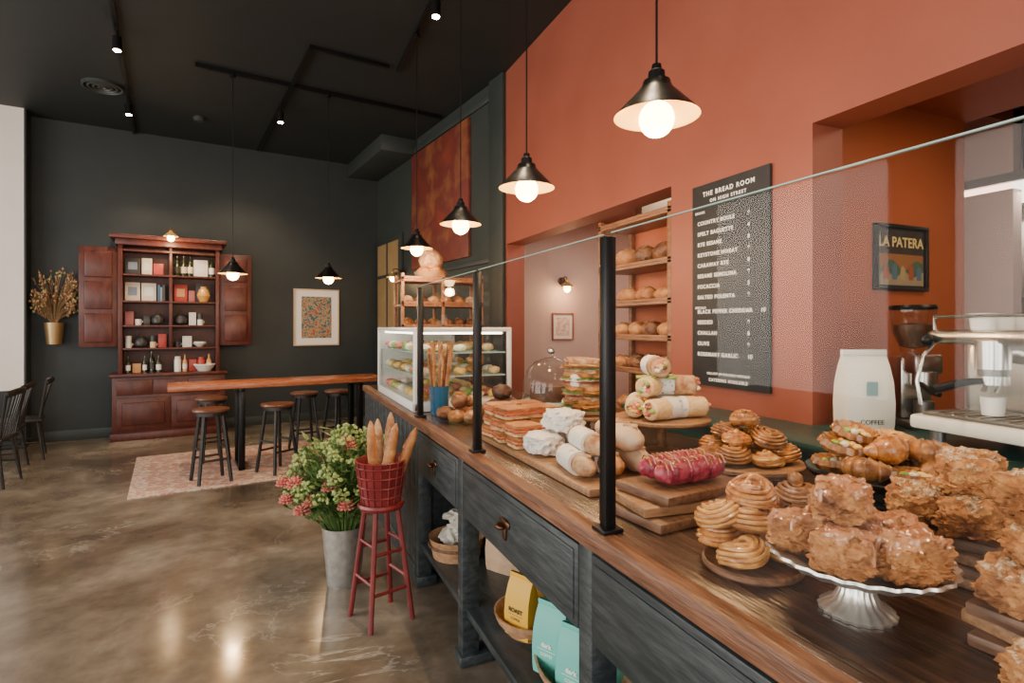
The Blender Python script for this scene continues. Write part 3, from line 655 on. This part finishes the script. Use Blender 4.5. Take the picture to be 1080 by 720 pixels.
# ------------------------------------------------------------ baked goods on the counter
def roundboard(name,x,y,z,r,t=.018,m=mBoard,legs=0):
    b=B(name,TR(x,y,z))
    if legs: b.lathe([(.0001,0),(.075,0),(.07,.01),(.02,.02),(.018,legs-.012),(.05,legs),(.0001,legs)],m,seg=24)
    b.lathe([(.0001,legs),(r-.005,legs),(r,legs+.005),(r,legs+t-.004),(r-.004,legs+t),(.0001,legs+t)],m,seg=40); b.done(); return z+legs+t
def scone(b,x,y,z,s=1,rz=None,kind='glaze',m=mScone):
    rz=random.uniform(0,6) if rz is None else rz; z+=.004
    r=(.057*s,.046*s,.037*s); ry=random.uniform(-.12,.12)
    sd=b.blob((x,y,z+r[2]*1.0),r,m,p=3.4,amp=.24,nf=2.6,rz=rz,ry=ry,sub=5,fine=.07)
    b.blob((x,y,z+r[2]*.55),(r[0]*1.02,r[1]*1.04,r[2]*.42),m,p=3,amp=.32,nf=5,rz=rz,sub=4,fine=.08)
    if kind=='glaze':
        b.blob((x,y,z+r[2]*1.0),r,mGlaze,p=3.4,amp=.24,nf=2.6,rz=rz,ry=ry,sub=5,top=.78,grow=1.035,seed=sd,fine=.03)
        c_,s_=math.cos(rz),math.sin(rz)
        for q in range(5):
            a=random.uniform(0,6.28); k=1/(abs(math.cos(a))**3+abs(math.sin(a))**3)**(1/3)
            ex,ey=r[0]*k*math.cos(a),r[1]*k*math.sin(a); X=x+ex*c_-ey*s_; Y=y+ex*s_+ey*c_; x2=x+.82*(X-x); y2=y+.82*(Y-y)
            dl=random.uniform(.4,1.1)*r[2]; b.tube([(x2,y2,z+r[2]*1.86),(X*.97+x*.03,Y*.97+y*.03,z+r[2]*1.5),(X,Y,z+r[2]*1.5-dl)],[.006,.0055,.0045],mGlaze,7)
    if kind=='sugar': b.blob((x,y,z+r[2]*1.0),r,mCryst,p=3.4,amp=.24,nf=2.6,rz=rz,ry=ry,sub=5,top=.92,grow=1.008,seed=sd,fine=.09)
def swirl(b,x,y,z,R=.05,m=mSugar,turns=2.4,h=.03):
    pts=[];rs=[];n=46
    for i in range(n):
        t=i/(n-1); a=turns*2*pi*t+x*50; r=(R-.012)*(1-t)**.9; pts.append((x+r*math.cos(a),y+r*math.sin(a),z+.016+h*t)); rs.append(.015*(1-.25*t)*(1+.06*math.sin(i*1.9)))
    b.tube(pts,rs,m,9); b.blob((x,y,z+.014),(R*.8,R*.8,.014),m,sub=2)
def lam(b,x,y,z,R=.05,m=mPastry,rz=0,tilt=0,ms=None):
    T=TR(x,y,z,rz,tilt,tilt*.7); ph=random.uniform(0,6.28)
    b.blob((0,0,R*.5),(R*.93,R*.93,R*.5),ms or mPastryD,T=T,sub=3,p=2.4)
    pts=[];rs=[];n=110; turns=5.2
    for i in range(n):
        t=i/(n-1); el=-.35+t*(pi/2+.30); r=R*math.cos(max(-.5,el))**.75 if el<pi/2-.02 else R*.05
        a=ph+turns*2*pi*t; wob=1+.05*math.sin(3*a+ph)
        pts.append((r*wob*math.cos(a),r*wob*math.sin(a),R*.48+R*.56*math.sin(el)+.004*math.sin(a*2+ph))); rs.append(R*.105*(1+.18*math.sin(i*.9)))
    b.tube(pts,rs,m,7,T=T)
    for k in range(2):
        a=ph+k*2.4; b.tube([(R*.9*math.cos(a),R*.9*math.sin(a),R*.25),(R*.62*math.cos(a+.9),R*.62*math.sin(a+.9),R*.98),(R*.5*math.cos(a+2.1),R*.5*math.sin(a+2.1),R*1.02),(R*.85*math.cos(a+3),R*.85*math.sin(a+3),R*.45)],[R*.12,R*.15,R*.15,R*.1],m,8,T=T)
def croissant(b,x,y,z,L=.075,rz=0,m=mPastry,r=.032):
    pts=[];rs=[];n=46
    for i in range(n):
        t=i/(n-1); a=(t-.5)*2.3; px=L*math.sin(a); py=L*(1-math.cos(a))*.9; c_,s_=math.cos(rz),math.sin(rz)
        u=(t*7)%1
        pts.append((x+px*c_-py*s_,y+px*s_+py*c_,z+r*.85)); e=(1-abs(2*t-1)**1.8); st=(u if t<.5 else 1-u)
        rs.append(r*(.22+.78*e)*(.88+.2*st))
    b.tube(pts,rs,m,14)
def ciabatta(b,x,y,z,L=.085,W=.042,rz=0,fl=(mLett,mHam,mCheese)):
    b.blob((x,y,z+.013),(L,W,.014),mBreadF,p=4,amp=.10,rz=rz,sub=3,fine=.04)
    zz=z+.028
    for i,m in enumerate(fl):
        b.blob((x+random.uniform(-.004,.004),y,zz),(L*1.02,W*1.12,.006),m,p=3,amp=.5,nf=7,rz=rz,sub=4); zz+=.008
    b.blob((x,y,zz+.010),(L,W,.017),random.choice([mBread,mBreadF]),p=3.6,amp=.12,rz=rz+.03,sub=3,fine=.05,ry=random.uniform(-.05,.05))
    if random.random()<.45: b.blob((x,y,z+.034),(L*.36,W*1.2,.036),mPaper,p=5,amp=.06,rz=rz,sub=3)
b=B('cutting_board_stack')
z=ZT+.001
for i,(cx,cy,w,l,r) in enumerate([(1.09,1.30,.20,.125,.1),(1.09,1.30,.19,.115,-.1),(1.09,1.30,.16,.105,.12)]):
    b.box(-w,w,-l,l,0,.027,[mBoardD,mBoard,mBoardD][i],.007,T=TR(cx,cy,z,r)); z+=.029
b.done()
b=B('raspberry_loaf_cake',TR(1.09,1.30,z+.001,.05))
for oy in (-.034,.036):
    pts=[];rs=[]
    for i in range(60):
        t=i/59; e=(1-abs(2*t-1)**4)**.5 if 0<t<1 else .1; pts.append((-.12+.24*t,oy+.004*math.sin(t*20),.036)); rs.append(max(.006,.036*e*(.93+.1*((t*13)%1))))
    b.tube(pts,rs,mRaspb,14)
    for i in range(14): xx=-.105+i*.0162; b.tube([(xx,oy-.03,.05),(xx+.004,oy-.012,.070),(xx+.009,oy+.014,.070),(xx+.013,oy+.03,.05)],.0022,mRaspG if i%2 else mSugar,6)
b.done()
zt=roundboard('small_serving_board',.975,.93,ZT+.001,.105,m=mBoardD)
b=B('laminated_bun_pile')
for i,(dx,dy,dz) in enumerate([(-.052,-.035,0),(.05,-.045,0),(-.03,.058,0),(.06,.045,0),(.0,.005,.055),(.03,.03,.108),(-.05,.04,.058)]):
    lam(b,.975+dx,.93+dy,zt+dz+.004,.05,[mPastry,mPastry,mSugar][i%3],rz=i,tilt=.22*(i%3-1))
b.done()
b=B('serving_tray'); b.lathe([(.0001,0),(.12,0),(.13,.012),(.122,.014),(.0001,.006)],mBoardD,(1.25,1.05,ZT+.001),30,T=None); b.done()
b=B('glazed_bun_pile')
for i,(x,y,zz) in enumerate([(1.20,1.01,0),(1.30,1.03,0),(1.24,1.11,0),(1.25,1.04,.058)]):
    lam(b,x,y,ZT+.013+zz,.05,[mSugar,mPastryD][i%2],rz=i*.7,ms=mCake)
b.blob((1.25,1.05,ZT+.135),(.02,.02,.02),mPastryD,sub=2); b.done()
zt=roundboard('round_serving_board',1.52,1.48,ZT+.001,.19,legs=.05)
b=B('danish_pastry_pile')
for i in range(7):
    a=i*2*pi/7; x,y=1.52+.115*math.cos(a),1.48+.115*math.sin(a)
    if i%2: swirl(b,x,y,zt+.002,.058,[mPastry,mPastryD][i%4//2])
    else: lam(b,x,y,zt+.004,.055,[mPastryD,mSugar][i%4//2],ms=mCake)
for i in range(4):
    a=i*pi/2+.3; x,y=1.52+.07*math.cos(a),1.48+.07*math.sin(a)
    if i%2: lam(b,x,y,zt+.055,.055,mPastryD,ms=mCake,tilt=.2)
    else: swirl(b,x,y,zt+.06,.058,mSugar)
swirl(b,1.52,1.48,zt+.115,.055,mPastryD); lam(b,1.58,1.54,zt+.105,.048,mSugar,ms=mCake)
b.done()
PX,PY=1.655,1.09
b=B('black_pedestal_platter',TR(PX,PY,ZT+.001)); b.lathe([(.0001,0),(.08,0),(.07,.012),(.03,.02),(.03,.05),(.1,.06),(.19,.085),(.205,.105),(.20,.108),(.18,.092),(.0001,.072)],mBlack,seg=44); b.done()
b=B('galette_and_croissant_pile')
zp=ZT+.085
def galette(x,y,z,m,s=1,tl=0):
    T=TR(x,y,z,0,tl,0)
    b.lathe([(.0001,0),(.05*s,0),(.066*s,.018),(.060*s,.036),(.045*s,.026),(.0001,.022)],m,(0,0,0),60,wave=.06,wn=14,T=T)
    for q in range(9): a=q*.7; r=.03*s*(q%3)/2; b.blob((r*math.cos(a*2),r*math.sin(a*2),.028),(.013,.013,.008),[mCheese,mSugar,mLett,mMayo][q%4],sub=2,T=T,amp=.3)
for i in range(6):
    a=i*pi/3+.2; x,y=PX+.12*math.cos(a),PY+.12*math.sin(a)
    if i%2==0: galette(x,y,zp+.014,mPastryD)
    else: croissant(b,x,y,zp+.012,.075,a+pi/2,mPastryD,.036)
croissant(b,PX-.01,PY-.03,zp+.055,.085,.3,mSugar,.042); croissant(b,PX+.03,PY+.08,zp+.055,.08,2.2,mPastryD,.036); croissant(b,PX+.06,PY-.09,zp+.06,.075,5.2,mPastryD,.036)
galette(PX-.07,PY+.07,zp+.07,mPastryD,1.1,.25); galette(PX+.09,PY+.02,zp+.075,mPastry,1.1,.3); galette(PX+.0,PY+.09,zp+.10,mPastryD,1.0,.3)
b.done()
b=B('silver_cake_stand',TR(1.0,.706,ZT+.001))
b.lathe([(.0001,0),(.062,0),(.064,.006),(.055,.014),(.04,.022),(.03,.04),(.028,.055),(.045,.074),(.06,.082),(.0001,.082)],mSilver,seg=80,wave=.03,wn=20)
b.lathe([(.0001,.082),(.09,.084),(.138,.094),(.150,.106),(.154,.107),(.152,.112),(.137,.100),(.09,.090),(.0001,.089)],mSilver,seg=104,wave=.02,wn=26)
b.done()
b=B('glazed_scone_pile'); zs=ZT+.095
for x,y,dz,r,s in ((-.075,-.03,0,.4,1),(.01,-.085,0,2.9,1.02),(.088,-.015,0,.9,1),(.06,.08,0,1.6,.95),(-.05,.078,0,2.3,.95),(.01,.0,0,1,.9),(-.015,.02,.070,.5,1.0)):
    scone(b,1.0+x,.706+y,zs+dz,s,r)
b.done()
AX,AY=1.40,.74
b=B('cutting_board_stack'); z=ZT+.001
for i,(dx,dy,r) in enumerate([(0,0,.2),(.01,.01,-.1),(0,0,.12),(.0,.01,.3)]):
    b.box(-.125,.125,-.12,.12,0,.023,[mBoard,mBoardD][i%2],.006,T=TR(AX+dx,AY+dy,z,r)); z+=.0245
b.done(); zA=z
b=B('scone_pile')
for x,y,dz,r in ((-.08,-.05,0,.2),(.02,-.07,0,1.2),(-.07,.06,0,.9),(.04,.05,0,2),(.1,-.02,0,.4),(-.02,-.02,.070,.6),(.06,.02,.072,1.9)):
    scone(b,AX+x,AY+y,zA+dz,1.02,r,'sugar')
b.done()
b=B('cutting_board_stack'); z=ZT+.001
for i,r in enumerate((.1,-.15,.05)):
    b.box(-.10,.10,-.11,.11,0,.023,[mBoardD,mBoard][i%2],.006,T=TR(1.17,.46,z,r)); z+=.0245
b.done(); zB=z
b=B('scone_pile')
for x,y,dz,r in ((-.06,.05,0,.2),(-.05,-.05,0,1.2),(.05,.05,0,.9),(.05,-.04,0,2),(-.03,.03,.070,.6),(.04,-.0,.070,1.9),(-.02,.04,.138,1.1)):
    scone(b,1.17+x,.46+y,zB+dz,1.0,r,'sugar')
b.done()
b=B('scone_pile')
for x,y,r in ((.99,.42,.2),(.97,.31,1)): scone(b,x,y,ZT+.007,.95,r,'sugar')
b.done()
b=B('long_serving_board'); b.box(.90,1.26,1.50,2.52,ZT+.001,ZT+.026,mBoard,.006); b.done(); zb=ZT+.028
b=B('layered_sandwich_pile')
for lay in range(3):
    for (x,y) in ((.97,2.43),(1.11,2.44),(.97,2.29),(1.12,2.30),(.97,2.15),(1.12,2.15)):
        if lay==2 and y<2.2: continue
        z=zb+lay*.050; x+=random.uniform(-.01,.01); rz=random.uniform(-.2,.2)
        for dz,m,t,g in ((.008,mBreadL,.008,1),(.019,mHam,.006,1.04),(.026,mCheese,.004,1.03),(.032,mHam,.004,1.05),(.041,mBread,.008,1)): b.blob((x,y,z+dz),(.064*g,.06*g,t),m,p=8,amp=.05 if g==1 else .14,nf=6,rz=rz,sub=4,fine=.03)
b.done()
b=B('wrapped_sandwich')
for x,y,dz,rz in ((.99,1.99,0,.2),(1.14,1.98,0,-.2),(1.07,1.98,.085,.4)): 
    b.blob((x,y,zb+.046+dz),(.066,.075,.042),mPaper,p=4,amp=.18,nf=4,sub=4,rz=rz,fine=.03)
b.done()
b=B('baguette_sandwich_pile')
for i,(x,y,dz,r) in enumerate(((.97,1.72,0,.038),(1.065,1.70,0,.04),(1.17,1.70,0,.045),(1.02,1.72,.062,.038),(1.13,1.69,.075,.048))):
    m=[mBreadF,mBread,mPaperK,mBreadF,mPaperK][i]
    baguette(b,(x-.02,y-.16,zb+r+dz),(x+.02,y+.15,zb+r+dz),r,m)
    if i in (0,1,3): b.tube([(x-.012,y-.06,zb+r+dz),(x+.012,y+.07,zb+r+dz)],[r*1.12,r*1.12],mPaper,16)
b.done()
zt=roundboard('round_serving_board',1.45,2.44,ZT+.001,.17,legs=.08)
b=B('stacked_sandwich_pile')
for lay in range(4):
    for k in range(3 if lay<3 else 2):
        a=k*pi*2/3+.4+lay*.5; rr=.07-.008*lay; ciabatta(b,1.45+rr*math.cos(a),2.44+rr*math.sin(a),zt+.003+lay*.066,.08,.045,rz=a+pi/2+random.uniform(-.3,.3),fl=random.choice([(mLett,mHam,mCheese),(mHam,mMayo,mLett),(mCheese,mHam,mHam)]))
b.done()
zt=roundboard('round_serving_board',1.53,1.95,ZT+.001,.2,legs=.13)
b=B('wrap_sandwich_pile')
def wrap(x,y,z,rz,L=.095,r=.042):
    d=Vector((math.cos(rz),math.sin(rz),0)); p=Vector((x,y,z+r*1.09))
    b.tube([p-d*L,p-d*L*.9,p,p+d*L*.9,p+d*L],[r*.8,r,r*1.05,r,r*.9],random.choice([mBread,mBreadF,mBreadL]),14)
    for k in range(9):
        a=random.uniform(0,6.28); q=r*.6*random.random()**.5; sd=Vector((-d.y,d.x,0)); e=p-d*(L+.003)+sd*q*math.cos(a)+Vector((0,0,q*math.sin(a))); b.blob(e,(.012,.012,.010),random.choice([mLett,mHam,mMayo,mBreadD,mCheese]),sub=2,amp=.4)
    b.tube([p-d*L*.0,p+d*L*.95],[r*1.09,r*1.09],mPaper,14)
for x,y,dz,rz in ((-.09,.06,0,.9),(.0,.08,0,.7),(.09,.03,0,1.9),(-.05,-.08,0,.2),(.06,-.07,0,2.9),(-.03,.02,.084,.5),(.06,-.0,.086,2.6),(-.0,.04,.165,1.2)): wrap(1.53+x,1.95+y,zt+dz+.001,rz)
for i in range(10): b.blob((1.5+random.uniform(-.08,.08),1.94+random.uniform(-.08,.08),zt+.17),(.02,.02,.006),mLett,sub=2,amp=.6)
b.done()
b=B('cake_cloche',TR(1.55,3.02,ZT+.001))
b.lathe([(.0001,0),(.09,0),(.08,.01),(.025,.025),(.025,.06),(.06,.07),(.19,.075),(.192,.085),(.0001,.085)],mCream,seg=40)
b.lathe([(.0001,.086),(.125,.086),(.13,.1),(.13,.165),(.12,.18),(.0001,.183)],mCake,seg=36)
b.lathe([(.172,.086),(.175,.1),(.172,.2),(.15,.27),(.1,.32),(.04,.345),(.012,.35),(.012,.365),(.028,.38),(.028,.4),(.0001,.41)],mGlassB,seg=40)
b.lathe([(.173,.086),(.178,.09),(.173,.094)],mGlassE,seg=40)
b.blob((0,0,.385),(.022,.022,.02),mSteel,sub=2)
b.done()
b=B('breadstick_cup',TR(.93,3.30,ZT+.001)); b.lathe([(.0001,0),(.05,0),(.055,.02),(.06,.17),(.062,.175),(.056,.17),(.05,.02),(.0001,.015)],mBlueCup,seg=28)
for i in range(34):
    a=random.random()*6.28; r=.036*random.random()**.5; b.tube([(r*math.cos(a),r*math.sin(a),.03),(r*2.4*math.cos(a+.3),r*2.4*math.sin(a+.3)*.8-.01,random.uniform(.34,.45))],.006,random.choice([mBread,mBreadF,mPastry,mBreadD]),6)
b.done()
b=B('dark_roll_pile')
for x,y,dz,r in ((.90,3.06,0,.055),(1.0,3.1,0,.055),(.93,2.95,0,.05),(1.05,3.0,0,.055),(.97,3.03,.07,.05),(1.08,3.12,.05,.055),(1.0,2.9,0,.05)): b.blob((x,y,ZT+.003+dz+r*.76),(r,r*.95,r*.72),random.choice([mBreadD,mPastryD,mBreadD]),amp=.12,nf=3)
b.done()
b=B('wicker_tray'); b.lathe([(.0001,0),(.12,0),(.14,.05),(.135,.055),(.11,.01),(.0001,.01)],mWick,(1.28,3.14,ZT+.001),28); b.done()
b=B('brown_loaf_pile')
for x,y,dz in ((1.23,3.12,0),(1.33,3.16,0),(1.28,3.06,0),(1.27,3.13,.08)): b.blob((x,y,ZT+.06+dz),(.06,.07,.045),random.choice([mBreadD,mCake]),amp=.15,nf=4,fine=.04)
b.done()
b=B('cookie_pile')
for i in range(14): 
    x=1.24+(i%4)*.075; y=2.75+(i//4)*.03; b.blob((x,y,ZT+.022+.018*(i//4)),(.045,.045,.016),random.choice([mBreadL,mPastry,mBread]),amp=.15)
b.done()
# ------------------------------------------------------------ coffee bag, grinder, espresso machine
def labc(b,w,d,h):
    T=frame((0,-d*.60,h*.42),(1,0,0),(0,0,1)); text(b,'COFFEE',w*.15,mInk,T@TR(0,-w*.6,0),'CENTER'); b.box(-w*.12,w*.12,-.02,.04,-.001,.001,M('label_teal',(.15,.3,.3),rough=.5),T=T@TR(0,w*.15,0))
bag('white_coffee_bag',2.38,1.65,1.052,.19,.11,.35,mKraft,-.45,labc)
b=B('coffee_grinder',TR(2.70,1.62,1.051,-.5))
b.box(-.085,.085,-.1,.12,0,.03,mSteelD,.008); b.box(-.07,.07,0,.11,.03,.32,mSteel,.02)
b.box(-.06,.06,-.09,.03,.24,.33,mSteel,.015); b.cyl(0,-.05,.19,.25,.05,mSteel); b.cyl(0,-.05,.05,.12,.04,mSteelD)
b.lathe([(.05,.33),(.055,.36),(.085,.43),(.09,.53),(.088,.53),(.08,.43),(.05,.36)],mGlassB,(0,.03,0),28)
b.lathe([(.0001,.35),(.05,.36),(.078,.43),(.078,.46),(.0001,.47)],mCake,(0,.03,0),24)
b.lathe([(.092,.53),(.095,.54),(.09,.55),(.0001,.552)],mBlack,(0,.03,0),28)
b.tube([(-.03,-.08,.2),(-.03,-.15,.17),(-.03,-.2,.165)],.012,mBlack); b.done()
b=B('espresso_machine',TR(2.46,.95,1.051,-.12))
b.box(-.24,.26,-.42,.42,.06,.115,mCream,.015)
for x in (-.18,.2):
    for y in (-.35,.35): b.cyl(x,y,0,.06,.025,mSteelD)
b.box(.02,.26,-.40,.40,.115,.40,mSteel,.03); b.box(-.16,.26,-.42,.42,.385,.44,mSteel,.025)
b.box(-.22,-.0,-.38,.38,.115,.13,mSteelD,.003)
for i in range(16): b.box(-.21,-.01,-.36+i*.045,-.35+i*.045,.13,.134,mSteel)
for y in (-.2,.2):
    b.tube([(.03,y,.35),(-.06,y,.37),(-.12,y,.36)],.04,mSteel,14)
    b.cyl(-.12,y,.30,.40,.052,mSteel,seg=26); b.cyl(-.12,y,.275,.30,.044,mSteelD,seg=26); b.cyl(-.12,y,.245,.275,.048,mSteel,seg=26)
    b.tube([(-.16,y+.01,.258),(-.22,y+.03,.252),(-.33,y+.06,.225)],[.011,.015,.017],mBlack,10)
    b.tube([(-.12,y-.02,.245),(-.14,y-.02,.215)],.008,mSteel); b.tube([(-.12,y+.02,.245),(-.14,y+.02,.215)],.008,mSteel)
    b.cyl(-.12,y,.135,.20,.032,mCream,r2=.038,seg=22)
    b.lathe([(.0001,0),(.028,0),(.028,.012),(.0001,.014)],mInk,T=frame((.018,y+.09,.34),(0,-1,0),(0,0,1)),seg=20)
for y in (-.40,.40):
    b.blob((-.17,y,.40),(.028,.02,.028),mBlack,sub=2); b.tube([(-.13,y,.39),(-.19,y,.34),(-.21,y*1.02,.24),(-.2,y,.15)],.007,mSteel)
for i in range(12): b.cyl(-.08+.1*(i%3),-.34+.2*(i//3),.44,.50,.035,mCream,r2=.042)
for x in (-.13,.23):
    b.tube([(x,-.40,.44),(x,-.40,.49),(x,.40,.49),(x,.40,.44)],.007,mSteel)
b.lathe([(.0001,0),(.045,0),(.048,.03),(.038,.08),(.043,.11),(.04,.11),(.035,.08),(.0001,.01)],mSteel,(-.13,.02,.135),26); b.tube([(-.13,-.02,.23),(-.14,-.065,.225),(-.14,-.065,.17),(-.13,-.025,.16)],.005,mSteel)
b.done()
# kitchen
b=B('range_hood'); b.box(5.2,6.15,1.2,4.0,1.72,2.3,mSteelD,.01); b.box(5.6,6.15,1.2,4.0,2.3,3.15,mSteelD,.01); b.done()
b=B('ceiling_light_panel'); b.box(4.5,5.1,1.9,2.9,2.42,2.46,mTube); b.box(4.46,5.14,1.86,2.94,2.46,2.52,mSteelD)
for x in (4.6,5.0): b.tube([(x,2.4,2.52),(x,2.4,3.198)],.006,mSteel)
b.done()
b=B('kitchen_range'); b.box(5.2,6.15,.6,4.0,0,.95,mSteelD,.01); b.box(5.9,6.15,.6,4.0,.95,1.35,mDisp,.01)
for i in range(9): b.cyl(5.5+.2*(i%2),1.0+.33*i,.95,1.1+.05*(i%3),.12,mSteelD)
b.done()
b=B('kitchen_shelf'); b.box(5.8,6.19,1.0,4.0,1.42,1.45,mSteel)
for i in range(14): b.cyl(6.0,1.2+.2*i,1.45,1.6,.06,random.choice([mSteel,gm[5],gm[4],gm[3]]))
b.done()
# ------------------------------------------------------------ lights
def area(name,loc,rot,sx,sy,e,col=(1,1,1)):
    l=bpy.data.lights.new(name,'AREA'); l.shape='RECTANGLE'; l.size=sx; l.size_y=sy; l.energy=e; l.color=col
    o=bpy.data.objects.new(name,l); COL.objects.link(o); o.location=loc; o.rotation_euler=rot
for y in (-1.2,2.2,5.6): area('daylight_window',(-4.95,y,2.05),(0,-pi/2,0),2.8,2.7,175,(1,.94,.86))
for x in (-2.6,.7): area('daylight_window',(x,-3.75,2.05),(pi/2,0,0),2.7,2.8,120,(1,.94,.86))
area('kitchen_light',(4.8,2.4,2.40),(0,0,0),.5,.9,12,(1,.88,.7))
area('kitchen_front_light',(3.1,.6,2.68),(0,0,0),.5,1.2,20,(1,.78,.5))
area('back_room_light',(3.4,4.4,2.8),(0,0,0),.8,1.5,34,(1,.85,.7))
w=bpy.data.worlds.new('World'); SC.world=w; w.use_nodes=True; w.node_tree.nodes['Background'].inputs[0].default_value=(.9,.95,1,1); w.node_tree.nodes['Background'].inputs[1].default_value=.6
# ------------------------------------------------------------ camera
cd=bpy.data.cameras.new('camera'); cd.lens=590/1080*36; cd.sensor_width=36; cd.shift_y=-15/1080; cd.clip_start=.05
cam=bpy.data.objects.new('camera',cd); COL.objects.link(cam); cam.location=(0,0,1.5); cam.rotation_euler=(pi/2,0,-math.atan(252/590)); SC.camera=cam
